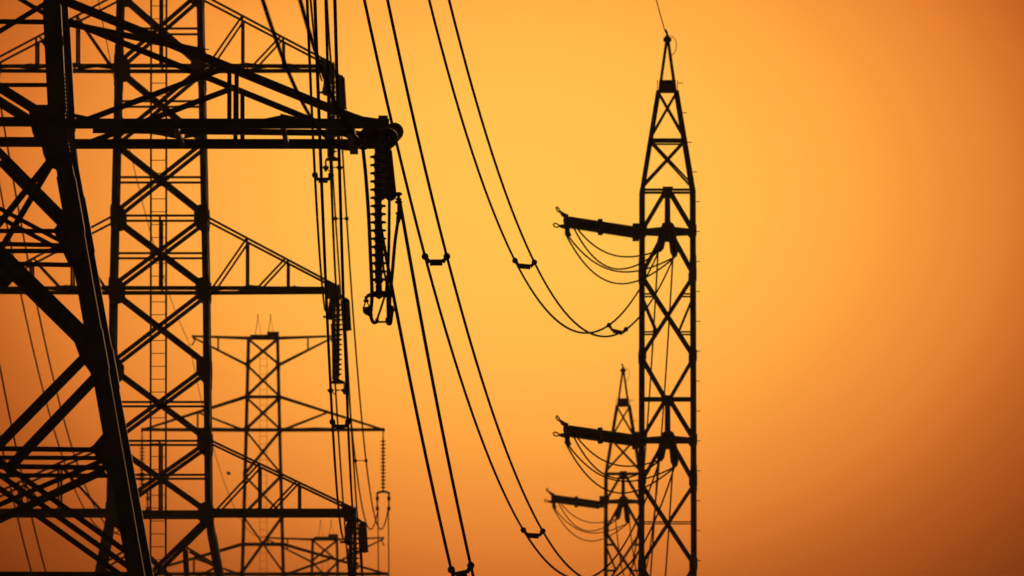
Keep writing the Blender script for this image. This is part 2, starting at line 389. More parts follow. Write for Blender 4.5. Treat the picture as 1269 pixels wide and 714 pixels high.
# ---- pointed slender pylons of the right line -----------------------------------------------------
R_D = 600.0; rs = F / R_D
def zr(y): return zat(y, R_D)
def slender_pylon(loc, label):
    root = thing("slender_pylon", loc, label, "pylon", "pointed slender pylons")
    tab = [(0.0, 1.95), (zr(1040), 1.25), (zr(714), 1.16), (zr(237), 1.125)]
    T = Tower(root, tab)
    T.legs(lambda z: .26 if z < zr(714) else .22, [zr(y) for y in (287, 341, 442, 546, 596, 700, 804)], .23, [(zr(350), zr(318)), (zr(610), zr(578))])
    per = 258.0
    def ul(z): return T.h(z) - .1
    for r in (0, 1, 2):
        o = r * per
        for k in range(4):
            m = MB(); f = 1 if k in (0, 1) else -1
            zt_, zl = zr(238 + o), zr(286 + o)
            for sg in (-1, 1): T.mem(m, k, sg * .1, zt_, sg * ul(zl), zl, .125, -.004 - .02 * (sg > 0), f)
            if k in (0, 2): T.mem(m, k, 0, zt_, 0, zl, .10, -.05, f)
            m.build("inverted_v_brace", M_STEEL, root)
            m = MB(); zv = zr(339 + o)
            for sg in (-1, 1): T.mem(m, k, sg * .12, zr(288 + o), sg * ul(zv), zv, .125, -.004 - .02 * (sg > 0), f)
            m.build("v_brace", M_STEEL, root)
        T.cross(zr(443 + o), zr(341 + o), .125, inset=.06)
        if r < 2:
            for k in range(4):            # lower X whose upper half meets the next inverted V at its centre
                m = MB(); f = 1 if k in (0, 1) else -1
                for sg in (-1, 1): T.mem(m, k, sg * ul(zr(444 + o)), zr(444 + o), sg * .1, zr(494 + o), .125, -.004 - .02 * (sg > 0), f)
                m.build("v_brace", M_STEEL, root)
        T.strut(zr(237 + o), .10); T.strut(zr(288 + o), .12 if r == 0 else .17)
        for k in (0, 2):
            m = MB(); n = T.N(k)
            c = T.P(k, 0, zr(237 + o)) + n * .03
            m.plate([c + V((x, 0, y)) for x, y in ((-.22, .12), (.22, .12), (.14, -.22), (-.14, -.22))], n, .02); m.build("centre_plate", M_STEEL, root); m = MB()
            c = T.P(k, 0, zr(287 + o)) + n * .03
            m.plate([c + V((x, 0, y)) for x, y in ((0, .36), (.22, .1), (.2, -.25), (-.2, -.25), (-.22, .1))], n, .02)
            m.build("centre_plate", M_STEEL, root)
    for z0 in (zr(366), zr(413), zr(648)):
        if z0 != zr(648):
            for k in (0, 2):
                for sg in (-1, 1):
                    m = MB(); xi = .42 if z0 == zr(413) else .56
                    T.mem(m, k, sg * ul(z0), z0, sg * xi, z0, .07, -.05)
                    m.build("short_strut", M_STEEL, root)
        else: T.strut(z0, .05, (0, 2))
    for k in (0, 2):
        for sg in (-1, 1): m = MB(); T.mem(m, k, sg * (ul(zr(372)) - .05), zr(372), sg * .43, zr(413), .08, -.03); m.build("redundant_brace", M_STEEL, root)
    T.cross(1.0, zr(1010), .14); T.cross(zr(1010), zr(960), .14); T.cross(zr(960), zr(857), .14)
    # tapering peak
    zt0, zt1, zt2, zt3, apex = zr(237), zr(174), zr(113), zr(100), zr(50)
    pk = Tower(root, [(zt0, 1.10), (zt2, .44)])
    ph = MB()
    ph.bar((-.42, 0, zt2 - .02), (.42, 0, zt2 - .02), .5, .1)
    peak = ph.build("peak", M_STEEL, root)
    for sx in (-1, 1):
        for sy in (-1, 1):
            m = MB(); m.leg([(sx * 1.125, sy * 1.125, zt0), (sx * .46, sy * .46, zt2)], .20, sx, sy); m.build("peak_leg", M_STEEL, peak)
            m = MB(); m.leg([(sx * .36, sy * .36, zt3 - .3), (sx * .09, sy * .09, apex)], .12, sx, sy); m.build("peak_leg", M_STEEL, peak)
    sav = pk.root; pk.root = peak
    pk.cross(zr(232), zt1, .085, inset=.04); pk.cross(zt1 + .05, zt2, .085, inset=.04)
    pk.strut(zt1, .085); pk.strut(zr(177.5), .07)
    m = MB()
    for sy in (-1, 1):
        m.plate([(x, sy * .40, z) for x, z in ((-.37, zr(113)), (.37, zr(113)), (.33, zt3), (-.33, zt3))], (0, sy, 0), .02)
        m.plate([(sy * .40, x, z) for x, z in ((-.37, zr(113)), (.37, zr(113)), (.33, zt3), (-.33, zt3))], (sy, 0, 0), .02)
    m.build("collar_plate", M_STEEL, peak)
    m = MB(); m.lathe((0, 0, apex - .08), (0, 0, 1), [(0, .08), (.02, .15), (.10, .17), (.2, .15), (.22, .09), (.28, .08), (.30, .03)], 10)
    m.tube([(0, 0, apex + .2), (-.03, -.1, apex + .32), (-.08, -.15, apex + .42)], .05)
    m.build("earth_wire_cap", M_IRON, peak)
    m = MB(); m.tube(smooth_path([(.14, 0, apex + .2), (.34, -.1, apex - .02), (.34, -.1, apex - .4), (.16, 0, apex - .65)], 5), .016, 5); m.build("earth_loop", M_COPPER_GLINT, peak)
    # short arms fore and aft that carry the strings, one pair a level
    for y in (287, 545, 803):
        z = zr(y)
        for sy in (-1, 1):
            m = MB(); h = T.h(z); tip = sy * 2.6
            for sx in (-1, 1):
                m.bar((sx * h, sy * h, z - .03), (sx * .1, tip, z), .11, .11)
                m.bar((sx * .06, sy * h, zr(y - 49)), (sx * .06, tip, z + .1), .07, .08)
            m.plate([(x, tip - sy * .0, z + q) for x, q in ((-.25, .12), (.0, .34), (.25, .12), (.32, -.28), (-.32, -.28))], (0, sy, 0), .05)
            m.build("short_arm", M_STEEL, root)
        m = MB(); m.bar((-T.h(z) - .16, -.5, z - .03), (-T.h(z) - .16, .5, z - .03), .26, .68); m.bar((-T.h(z) - .03, -.45, z + .02), (-T.h(z) + .3, -.45, z + .02), .4, .34)
        m.build("string_bracket", M_STEEL, root)
    y = 104
    while y < 1250:
        z = zr(y); h = T.h(z) if z < zt0 else interp([(zt0, 1.125), (zt2, .46)], z)
        m = MB(); m.tube([(h - .02, -h + .02, z), (h + .17, -h - .02, z)], .018, 5); m.build("step_bolt", M_IRON, root); y += 37
    return root, T
r1_root, R1T = slender_pylon((unp(827.2, 357, R_D).x, R_D, 0), "tall pointed slender pylon standing alone at right, largest of the two")
R2_D = 882.0
r2_root = copy_tree(r1_root); r2_root.location = (unp(772.3, 640, R2_D).x, R2_D, 0)
r2_root['label'] = "smaller pointed slender pylon half hidden behind the left leg of the tall one"

# ---- nearest pylon at the left edge: splayed legs, broad square arm ---------------------------------
A_D = 291.0; AX = unp(-117, 180, A_D).x
a_root = thing("lattice_pylon", (AX, A_D, 0), "nearest pylon at the left edge with thick slanting leg and broad arm", "pylon", "steel lattice pylons")
ZW = zat(176, A_D)
ta = [(0.0, 3.25 + .181 * ZW), (ZW, 3.25), (48.0, 1.75)]
A = Tower(a_root, ta)
A.legs(lambda z: .33 if z < ZW else .32, [], .4, [(zat(300, A_D), zat(232, A_D)), (zat(470, A_D), zat(420, A_D)), (zat(150, A_D), zat(20, A_D))])
def onface(px, py, rear=False):
    d = A_D
    for _ in range(12):
        h = A.h(unp(px, py, d).z); d = A_D + (h if rear else -h)
    p = unp(px, py, d); return p.x - AX, p.z
def amem(m, a, b, w, faces=(0, 2), off=-.004, ref_rear=False, flip=1, sides=(1, -1)):
    (u0, z0), (u1, z1) = onface(*a, ref_rear), onface(*b, ref_rear)
    for k in faces:
        for sg in sides:
            A.mem(m, k, sg * u0, z0, sg * u1, z1, w, off, flip if k == 0 else -flip)
def apart(name, lst):
    for it in lst:
        a, b, w = it[:3]; kw = it[3] if len(it) > 3 else {}
        for k in kw.pop('faces', (0, 2)):
            for sg in (1, -1):
                m = MB(); amem(m, a, b, w, faces=(k,), sides=(sg,), **kw); m.build(name, M_STEEL, a_root)
apart("diagonal_brace", [
    ((60, 146), (-133, 26), .19, {'off': -.01}),
    ((60, 2), (-133, 119), .10, {'faces': (0,), 'off': -.03}), ((64, 22), (-40, -40), .09, {'faces': (0,), 'off': -.06}),
    ((76, 181), (-35, 320), .13, {'faces': (0,)}), ((66, 200), (-10, 328), .12, {'faces': (2,), 'ref_rear': True}),
    ((-15, 174), (79, 269), .15, {'off': -.04}),
    ((-22, 291), (105, 415), .26, {'off': -.06}), ((108, 440), (-12, 562), .2, {'off': -.02}),
    ((124, 572), (-133, 682), .10, {'faces': (0,), 'off': -.06}), ((130, 583), (-133, 706), .16, {'faces': (2,), 'ref_rear': True, 'off': -.06}),
    ((-40, 543), (164, 689), .11, {'faces': (0,), 'off': -.09}), ((-40, 543), (164, 689), .10, {'faces': (2,), 'ref_rear': True, 'off': -.09}), ((-40, 560), (170, 710), .11, {'faces': (0,), 'off': -.12}), ((-40, 560), (170, 710), .10, {'faces': (2,), 'ref_rear': True, 'off': -.12}), ((-40, 577), (160, 720), .11, {'faces': (0,), 'off': -.15})])
apart("horizontal_strut", [
    ((64, 27), (-133, 25), .10, {'faces': (0,), 'off': -.09}), ((66, 105), (-133, 105), .085, {'faces': (0,), 'off': -.09}),
    ((80, 151), (-133, 150), .19, {'off': -.07}), ((84, 166), (-133, 164), .08, {'faces': (0,), 'off': -2.4}),
    ((88, 286), (-133, 286), .09, {'off': -.09}), ((92, 304), (-133, 299), .09, {'off': -.12}),
    ((140, 557.5), (-133, 554), .10, {'off': -.12}), ((140, 567.5), (-133, 566), .085, {'off': -.15}),
    ((168, 713), (-133, 712), .14, {'off': -.12})])
apart("hip_brace", [((81, 301), (-80, 215), .085, {'faces': (0,), 'off': -.35}), ((72, 306), (-80, 225), .09, {'faces': (0,), 'off': -.9})])
# big gusset plates on the face by the waist and knees
for k, rr in ((0, False), (2, True)):
    n = A.N(k)
    for poly in ([(35, 134), (41, 130), (62, 130), (84, 146), (88, 180), (64, 188), (46, 180), (40, 164)],
                 [(112, 556), (128, 537), (146, 540), (150, 580), (136, 584), (126, 576)], [(92, 424), (112, 405), (118, 405), (128, 462), (112, 462), (100, 446)],
                 [(-30, 310), (-18, 298), (2, 306), (3, 320), (-8, 332), (-26, 330)], [(66, 285), (84, 262), (98, 300), (98, 326), (84, 326)]):
        pts = [onface(x, y, False) for x, y in poly]
        for sg in (1, -1):
            q = [A.P(k, sg * min(u, A.h(z) + .012), z) + n * (.016 if sg > 0 else .017) for u, z in pts]
            m = MB(); m.plate(q if sg > 0 else q[::-1], n, .03); m.build("gusset_plate", M_STEEL, a_root)
m = MB()
y = 92
while y < 200:
    u, z = onface(60, y)
    h = A.h(z); m.tube([(h - .02, -h + .12, z), (h + .07, -h + .12, z)], .022, 6); y += 4.6
m.build("bolt_row", M_IRON, a_root)
zz = [.3, 4.5, zat(850, A_D), zat(722, A_D)]
for i in range(3): A.cross(zz[i], zz[i + 1], .2); A.strut(zz[i + 1], .14) if i < 2 else None
zz = [zat(-130, A_D), 29.0, 33.5, 37.5, 41.0, 44.5, 48.0]
for i in range(6): A.cross(zz[i], zz[i + 1], .16); A.strut(zz[i], .14)
A.strut(48.0, .14)
# broad lowest arm, its four chords parallel in plan
def a_arm(side, zb, zt, tip, full):
    h = A.h(zb); m = MB()
    m.bar((side * (tip - .12), -h - .05, zb + .05), (side * (tip - .12), h + .05, zb + .05), .18, .2)
    m.bar((side * (tip - .75), -h - .05, zb - .12), (side * (tip - .75), h + .05, zb - .12), .16, .16)
    root = m.build("crossarm", M_STEEL, a_root)
    ht = A.h(zt)
    for sy in (-1, 1):
        n = V((0, sy, 0))
        m = MB(); m.ang((side * h, sy * h, zb), (side * tip, sy * h, zb), .19, n); m.build("bottom_chord", M_STEEL, root)
        tp0, tp1 = V((side * ht, sy * ht, zt)), V((side * (tip - .48), sy * (h + .01), zb + .02))
        m = MB(); m.ang(tp0, tp1, .17 if sy < 0 else .12, n); m.build("top_chord", M_STEEL, root)
        def tc_(x):
            return tp0.lerp(tp1, (side * x - tp0.x) / (tp1.x - tp0.x))
        m = MB(); xp = h + 3.25
        for dx in (-.06, .08): m.ang((side * (xp + dx), sy * h, zb), tc_(xp + dx), .085, n, -.03)
        m.ang((side * (h + .35), sy * h, zb + .05), tc_(xp - .1), .11, n, -.06)
        m.ang((side * (xp + 2.6), sy * h, zb + .02), tc_(xp + .9), .05, n, -.06) if False else None
        m.build("web_brace", M_STEEL, root)
        m = MB()
        m.plate([(side * x, sy * (h + .02), z) for x, z in ((tip - .12, zb + .08), (tip - .5, zb + .13), (tip - .95, zb + .28), (tip - .7, zb + .02), (tip + .0, zb - .08))], n, .03); m.build("tip_plate", M_STEEL, root)
    m = MB(); m.ang((side * (h + .45), -.3, zb + .06), (side * (tip - .8), -.3, zb + .0), .12, (0, -1, 0)); m.build("stringer", M_STEEL, root)
    m = MB(); xs = [h + .2, h + (tip - h) * .34, h + (tip - h) * .67, tip - .2]
    for i in range(3):
        sg = 1 if i % 2 else -1
        m.ang((side * xs[i], sg * h, zb + .05), (side * xs[i + 1], -sg * h, zb + .03), .08, (0, 0, -1), -.06)
        m.bar((side * xs[i + 1], -h, zb - .03), (side * xs[i + 1], h, zb - .03), .09, .09)
    p = V((side * ht, ht, zt)); q = V((side * (h + 2.75), -h, zb + (zt - zb) * .59))
    m.ang(p, q, .11, (0, 0, 1), .0); m.build("plan_brace", M_STEEL, root)
    return root
A_TIP = unp(484, 170, A_D).x - AX
for sd in (1, -1): a_arm(sd, zat(166, A_D), zat(12, A_D), A_TIP, True)
for sd in (1, -1):
    crossarm(A, sd, 32.0, 34.6, 7.9, 1.4, .18, .15, .1, (.35, .66), ((.03, .35), (.38, .66)), tip_block=.4)
    crossarm(A, sd, 41.2, 43.6, 7.5, 1.1, .18, .15, .1, (.35, .66), ((.03, .35), (.38, .66)), tip_block=.4)
    m = MB()
    for sy in (-1, 1): m.bar((sd * 1.7, sy * 1.7, 48), (sd * 8.6, sy * .1, 50.2), .16, .16); m.bar((sd * 1.85, sy * 1.85, 45.5), (sd * 8.6, sy * .1, 50.1), .14, .14)
    m.build("earth_wire_arm", M_STEEL, a_root)

# ------------------------------------------------------------------ insulators
def shed_profile(pitch, R, core):
    return [(0, core), (pitch * .18, core), (pitch * .30, R * .97), (pitch * .40, R), (pitch * .52, R * .93), (pitch * .62, core * 1.15), (pitch, core)]
def thin_shed(pitch, R, core):
    return [(0, core), (pitch * .30, core), (pitch * .38, R * .9), (pitch * .46, R), (pitch * .62, R * .98), (pitch * .70, core * 1.2), (pitch, core)]
def string_parts(root, a, b, R, core, n, one=False, k=14, mat_=None):
    """a porcelain string hung from a to b (local coordinates)"""
    a, b = V(a), V(b); L = (b - a).length; ax = (b - a) / L; cap = min(.18, L * .08); p = (L - 2 * cap) / n
    m = MB(); m.lathe(a, ax, [(0, .03), (.02, core * .9), (cap - .02, core * .9), (cap, core * .6)], 10); m.build("end_cap", M_IRON, root); m = MB()
    m.lathe(b - ax * cap, ax, [(0, core * .6), (.02, core * .9), (cap - .02, core * .9), (cap, .03)], 10); m.build("end_cap", M_IRON, root)
    if one:
        prof = []
        for i in range(n): prof += [(i * p + h, r) for h, r in shed_profile(p, R, core)[:-1]]
        m = MB(); m.lathe(a + ax * cap, ax, prof + [(n * p, core)], k); m.build("shed_stack", mat_ or M_PORC, root, False)
    else:
        for i in range(n):
            m = MB(); m.lathe(a + ax * (cap + i * p), ax, [(h, r) for h, r in thin_shed(p, R, core)], k); m.build("insulator_disc", mat_ or M_PORC, root)

# A : jumper string hanging from the broad arm, with yoke and jumper clamps
at = unp(470, 176, 290.6); ab = unp(471.5, 362, 290.6)
ja = thing("insulator_string", at, "long hanging insulator string with wide discs below the tip of the broad nearest arm", "insulator", "hanging insulator strings")
def L_(px, py, d=290.6): return unp(px, py, d) - at
string_parts(ja, L_(468, 178), L_(469.5, 363), .157, .07, 16)
m = MB()
pts = [(453, 367), (455, 364.5), (464, 361), (471, 359.5), (478, 361), (485, 364.5), (486, 368), (480, 369), (474, 368), (470, 371), (465, 368), (458, 368), (455, 369.5)]
m.plate([L_(x, y) for x, y in pts], (0, 1, 0), .08); yk = m.build("yoke_plate", M_IRON, ja)
m = MB(); m.tube([L_(453.7, 367), L_(453.7, 373)], .03); m.tube([L_(450.5, 373), L_(457, 373)], .03); m.tube([L_(453, 374), L_(450.5, 381)], .014); m.tube([L_(454.5, 374), L_(458.5, 381)], .014)
m.tube([L_(449.5, 382.5), L_(459.5, 382.0)], .035); m.lathe(L_(454.5, 380.5), L_(457, 388) - L_(454.5, 380.5), [(0, .05), (.03, .1), (.1, .1), (.16, .05)], 10)
m.tube([L_(454, 384, 290.3), L_(456, 388, 290.9), L_(459.5, 390, 291.2)], .05)
m.build("jumper_clamp", M_IRON, ja)
m = MB(); m.tube([L_(482.5, 368), L_(482, 379)], .045); m.tube([L_(479, 381), L_(487.5, 381)], .03); m.tube([L_(484, 379), L_(484, 388)], .06); m.ring(L_(485, 384), (0, 1, 0), .05, .02, 12)
m.build("jumper_clamp", M_IRON, ja)
m = MB(); m.tube(smooth_path([L_(459, 389), L_(461, 397), L_(464, 400), L_(468, 398)], 5), .035); m.bar(L_(465, 397.5), L_(469.5, 397.5), .1, .09); m.tube([L_(467, 399), L_(481, 399)], .022); m.bar(L_(477.5, 397), L_(481.5, 397), .1, .1); m.tube(smooth_path([L_(480, 399), L_(483, 401), L_(484.5, 393), L_(485.5, 384)], 5), .05)
m.build("jumper_spacer", M_IRON, ja)

def tension_string(px0, py0, d0, px1, py1, d1, label, R=.16, n=14, tail=None, mat_=None):
    a, b = unp(px0, py0, d0), unp(px1, py1, d1)
    r = thing("tension_insulator", a, label, "insulator", "strain insulator strings")
    string_parts(r, (0, 0, 0), b - a, R, R * .55, n, True, mat_=mat_)
    return r, a, b
T1, a_, b_ = tension_string(478, 186, 294.2, 484.5, 246, 298.0, "dark strain insulator sloping down just behind the long wide-disc hanging string", .125, 22)
m = MB(); q = lambda x, y, d=297.5: unp(x, y, d) - a_
m.tube([q(484, 243), q(494, 241)], .035); m.lathe(q(494, 238), V((0, 0, -1)), [(0, .02), (.02, .07), (.06, .07), (.08, .03), (.12, .03), (.13, .06), (.16, .06), (.17, .03), (.19, .075), (.22, .075), (.24, .03), (.4, .03), (.41, .06), (.45, .06), (.47, .03)], 10)
m.tube([q(495.5, 258), q(494.5, 268), q(493, 276)], [.04, .055, .04]); m.build("wire_clamp", M_IRON, T1)
T2, a2_, b2_ = tension_string(472.5, 186, 295.2, 473.5, 246, 299.0, "strain insulator almost hidden straight behind the core of the long hanging string", .10, 22)
T3, a3_, b3_ = tension_string(489, 163, 287.8, 480.5, 171.5, 283.2, "round-ended strain insulator pointing at the viewer at the arm's outermost corner", .185, 20)
m = MB(); ax3 = (b3_ - a3_).normalized(); m.lathe(b3_ - a3_ - ax3 * .05, ax3, [(0, .19), (.02, .2), (.10, .2), (.12, .17), (.06, .16), (.05, .05), (.3, .04)], 20); m.build("end_cup", M_IRON, T3)
T4, a4_, b4_ = tension_string(459, 166, 287.8, 450.5, 174, 283.2, "round-ended strain insulator pointing at the viewer, inboard of the corner one", .17, 20)
m = MB(); ax4 = (b4_ - a4_).normalized(); m.lathe(b4_ - a4_ - ax4 * .05, ax4, [(0, .175), (.02, .185), (.10, .185), (.12, .16), (.06, .15), (.05, .05), (.3, .04)], 20); m.build("end_cup", M_IRON, T4)

# B : hanging string and two strain strings at each right-hand arm tip
names = ("top", "middle", "bottom")
proto_h = proto_l = proto_r = None
for lev, (y, tx) in enumerate(((85, 411.5), (361, 417.5), (638, 438.5))):
    where = ("under the ladder pylon's top arm", "under the ladder pylon's middle arm", "under the ladder pylon's bottom arm")[lev]
    top_ = unp(tx + 1.5, y + 8, B_D)
    if proto_h is None:
        proto_h = thing("insulator_string", top_, "", "insulator", "hanging insulator strings")
        s_ = bs
        string_parts(proto_h, (0, 0, 0), (-.02, 0, -104 / s_), .165, .07, 15)
        m = MB(); m.tube([(-.17, .1, -.1), (-.15, .1, -102 / s_)], .075, 8); m.build("strain_rod", M_IRON, proto_h)
        zf = -106 / s_
        m = MB(); m.plate([(x, -.05, zf + z) for x, z in ((-.30, -.02), (-.28, .06), (-.1, .14), (.05, .14), (.25, .06), (.27, -.02), (.1, -.04), (-.1, -.04))], (0, 1, 0), .1); m.build("yoke_plate", M_IRON, proto_h)
        for x in (-.28, .24):
            m = MB(); m.tube([(x, 0, zf), (x, 0, zf - .22)], .035); m.lathe((x, 0, zf - .2), (0, 0, -1), [(0, .04), (.04, .12), (.1, .12), (.16, .06), (.24, .03)], 8); m.build("jumper_clamp", M_IRON, proto_h)
        m = MB(); m.tube(smooth_path([(-.25, 0, zf - .3), (-.12, 0, zf - .42), (-.03, 0, zf - .25), (.02, 0, zf - .28), (.2, 0, zf - .24)], 5), .022); m.build("jumper_spacer", M_IRON, proto_h)
        o = proto_h
    else:
        o = copy_tree(proto_h); o.location = top_
    o['label'] = "ladder-like insulator string hanging " + where
    # strain strings
    la = unp(tx - 4.5, y + 6, B_D - .4); ra = unp(tx + 5, y + 4, B_D + .4)
    if proto_l is None:
        proto_l = thing("tension_insulator", la, "", "insulator", "strain insulator strings")
        string_parts(proto_l, (0, 0, -.15), (-.05, -4.2, -1.02), .15, .11, 18, True)
        m = MB(); m.bar((0, 0, .0), (0, -.1, -.2), .2, .08); m.build("arm_link", M_IRON, proto_l)
        m = MB(); m.bar((-.33, -4.25, -1.0), (.2, -4.25, -1.0), .1, .08); m.build("twin_yoke", M_IRON, proto_l)
        proto_r = thing("tension_insulator", ra, "", "insulator", "strain insulator strings")
        string_parts(proto_r, (.18, .1, -.2), (.20, 4.3, -1.08), .15, .11, 18, True)
        m = MB(); m.bar((-.05, 0, -.02), (.19, .1, -.2), .12, .08); m.build("arm_link", M_IRON, proto_r)
        m = MB(); m.bar((-.12, 4.32, -1.1), (.36, 4.32, -1.1), .1, .08); m.build("twin_yoke", M_IRON, proto_r)
        l_, r_ = proto_l, proto_r
    else:
        l_, r_ = copy_tree(proto_l), copy_tree(proto_r); l_.location, r_.location = la, ra
    l_['label'] = "stubby strain insulator left of the hanging string " + where
    r_['label'] = "stubby strain insulator right of the hanging string " + where

# C : suspension strings of the two top arms
cs = F / 874.0
def susp(px, py, label):
    a = unp(px, py, 874.0); r = thing("insulator_string", a, label, "insulator", "hanging insulator strings")
    m = MB(); m.tube([(0, 0, .05), (0, 0, -.5)], .035); m.build("link_rod", M_IRON, r)
    string_parts(r, (0, 0, -.42), (0, 0, -3.72), .165, .05, 14)
    zf = -3.75
    m = MB(); m.tube(smooth_path([(-.36, 0, zf - .12), (-.3, 0, zf), (0, 0, zf + .06), (.3, 0, zf), (.36, 0, zf - .12)], 4), .07); m.build("yoke_plate", M_IRON, r)
    for sx in (-1, 1):
        m = MB(); m.tube([(sx * .34, 0, zf - .05), (sx * .34, 0, zf - 1.0)], [.05, .04]); m.lathe((sx * .34, 0, zf - .2), (0, 0, -1), [(0, .04), (.05, .1), (.2, .1), (.3, .05)], 8)
        m.lathe((sx * .34, 0, zf - .8), (0, 0, -1), [(0, .05), (.05, .1), (.22, .1), (.27, .04)], 8); m.build("wire_clamp", M_IRON, r)
    return r
susp(474.8, 532, "hanging insulator string at the mid-distance pylon's right arm tip")
susp(176, 532, "hanging insulator string at the mid-distance pylon's left arm tip, seen beside the ladder")

# right line: double strings reaching left, and pairs of short strings at the centre
def double_string(pxs, y, d, sc, label):
    a = unp(pxs, y, d); k = (d / R_D) / (F / R_D / sc) if False else 1.0
    r = thing("double_tension_insulator", a, label, "insulator", "double strings reaching left from the pointed pylons")
    e = V((-2.72, -2.0, .30)); ax = e.normalized()
    for i, (f0, f1) in enumerate(((0.02, .49), (.54, .99))):
        for dz in (-.115, .115):
            p0, p1 = e * f0 + V((0, 0, dz)), e * f1 + V((0, 0, dz)); L = (p1 - p0).length; n = 11; p = L / n; prof = []
            for j in range(n): prof += [(j * p + h, rr) for h, rr in shed_profile(p, .142, .11)[:-1]]
            m = MB(); m.lathe(p0, ax, prof + [(L, .08)], 12); m.build("shed_stack", M_PORC, r)
    m = MB(); c = e * .515; m.bar(c + V((0, 0, -.33)), c + V((0, 0, .33)), .2, .16); m.build("middle_link", M_IRON, r)
    m = MB(); c = e * 1.01; m.plate([c + V((x, -.04, z)) for x, z in ((.06, -.32), (.06, .3), (-.1, .36), (-.16, .1), (-.12, -.3))], (0, 1, 0), .08); m.build("yoke_plate", M_IRON, r)
    for (x0, z0, x1, z1) in ((-.08, .2, -.30, .42), (-.08, -.2, -.34, -.15)):
        m = MB(); p0, p1 = e + V((x0, 0, z0)), e + V((x1, 0, z1)); m.tube([p0, p0.lerp(p1, .5), p1], [.06, .09, .05], 8); dd = (p1 - p0).normalized()
        m.tube([p1, p1 + dd * .08 + V((0, 0, .06)), p1 + dd * .20 + V((0, 0, .07)), p1 + dd * .25, p1 + dd * .19 + V((0, 0, -.08)), p1 + dd * .07 + V((0, 0, -.07)), p1], .032, 5); m.build("arcing_horn", M_IRON, r)
    for dx, z in ((-.05, -.48), (.02, -.42)):
        m = MB(); p = e + V((dx, 0, z)); m.tube([p + V((0, 0, .3)), p, p + V((.1, .05, -.14))], [.05, .08, .04], 8); m.build("wire_clamp", M_IRON, r)
    return r, a, e
rt_labels = ["at the tall slender pylon's upper level", "at the tall slender pylon's middle level", "at the small slender pylon's upper level"]
DS = []; first = None
for (px, y, d), lb in zip(((786.5, 288, 599.4), (786.5, 546, 599.4), (743.2, 626, 881.4)), rt_labels):
    if first is None:
        first = double_string(px, y, d, rs, ""); r = first[0]
    else:
        r = copy_tree(first[0]); r.location = unp(px, y, d)
    r['label'] = "thick double insulator string reaching left " + lb
    DS.append((r.location.copy(), first[2]))

def short_pair(cx_, y, d, lb):
    out = []
    for dx0, dx1, dy1, sgn, side in ((-5, -10.5, 25, -1, "left"), (5, 8, 32, -1, "right")):
        k = F / d
        a = unp(cx_, y, d) + V((dx0 / rs, -2.6, -.15)); b = unp(cx_, y, d) + V((dx1 / rs, -4.2, -dy1 / rs - .22))
        r = thing("tension_insulator", a, "short dark strain insulator hanging %s of centre %s" % (side, lb), "insulator", "strain insulator strings")
        string_parts(r, (0, 0, 0), b - a, .17, .135, 8, True)
        m = MB(); m.tube([(-dx0 / rs * .6, .1, .25), (0, 0, -.1)], .15); m.build("arm_link", M_IRON, r)
        out.append(b)
    return out
RP = [short_pair(826.5, 285, 600, rt_labels[0]), short_pair(827, 543, 600, rt_labels[1]), short_pair(771.8, 624, 882, rt_labels[2])]

# ------------------------------------------------------------------ wires
def span(P0, P1, sag, lat=0.0, n=64):
    P0, P1 = V(P0), V(P1); out = []
    for i in range(n + 1):
        t = i / n; q = 4 * t * (1 - t); out.append(P0.lerp(P1, t) + V((-lat * q, 0, -sag * q)))
    return out
def wire(name, pts, r, label, cat="wire", group="overhead conductors", m_=None):
    m = MB(); m.tube(pts, r, 6); return tag(m.build(name, m_ or M_WIRE, None, True), label, cat, group)
W = {}
def con(key, pts, r, label, **k): W[key] = pts; wire("conductor_wire", pts, r, label, **k)

con('1L', span(RP[0][0], (-4.761, 295, 40.366), 11.18, .548), .036, "left strand of the curved twin wires dipping to the tall slender pylon's upper level")
con('1R', span(RP[0][1], (-4.402, 295, 40.413), 11.14, .445), .036, "right strand of the curved twin wires dipping to the tall slender pylon's upper level")
con('2L', span(RP[1][0], (-4.406, 295, 30.928), 10.755, .238), .036, "left strand of the twin wires sweeping to the middle level of the tall slender pylon")
con('2R', span(RP[1][1], (-3.917, 295, 30.932), 10.68, .206), .036, "right strand of the twin wires sweeping to the middle level of the tall slender pylon")
p3l, p3r = unp(816, 830, 598), unp(834.5, 836, 598)
con('3L', span(p3l, (-2.689, 296, 19.304), 10.777), .036, "left strand of twin wires running down-right from the broad arm's long string")
con('3R', span(p3r, (-2.253, 296.5, 19.55), 11.031), .036, "right strand of twin wires running down-right from the broad arm's long string")
con('0L', span(unp(449.5, 175, 283), (-3.627, 215, 17.651), .841), .033, "left of the two thick near wires rising from the broad arm to the top left")
con('0R', span(unp(480.5, 171, 283), (-3.085, 215, 17.655), .865), .033, "right of the two thick near wires rising from the broad arm to the top left")
for key, P0, P1, sg, lab in (
    ('TcL', (-7.096, 552, 39.158), (-4.864, 300, 39.03), 3.74, "left of two thin wires from frame top to the ladder pylon's top arm tip"),
    ('TcR', (-6.644, 552, 39.158), (-4.22, 300, 38.95), 4.0, "right of two thin wires from frame top to the ladder pylon's top arm tip"),
    ('McL', (-6.969, 552, 30.56), (-4.38, 300, 29.874), 2.318, "left of two steep wires from frame top to the ladder pylon's middle arm tip"),
    ('McR', (-6.488, 552, 30.56), (-3.934, 300, 29.874), 2.318, "right of two steep wires from frame top to the ladder pylon's middle arm tip"),
    ('BcL', (-6.302, 552, 22.096), (-4.002, 300, 23.837), 2.424, "left of two long wires from frame top to the ladder pylon's bottom arm tip"),
    ('BcR', (-5.821, 552, 22.096), (-3.596, 300, 23.837), 2.424, "right of two long wires from frame top to the ladder pylon's bottom arm tip")):
    con(key, span(P0, P1, sg), .036, lab)
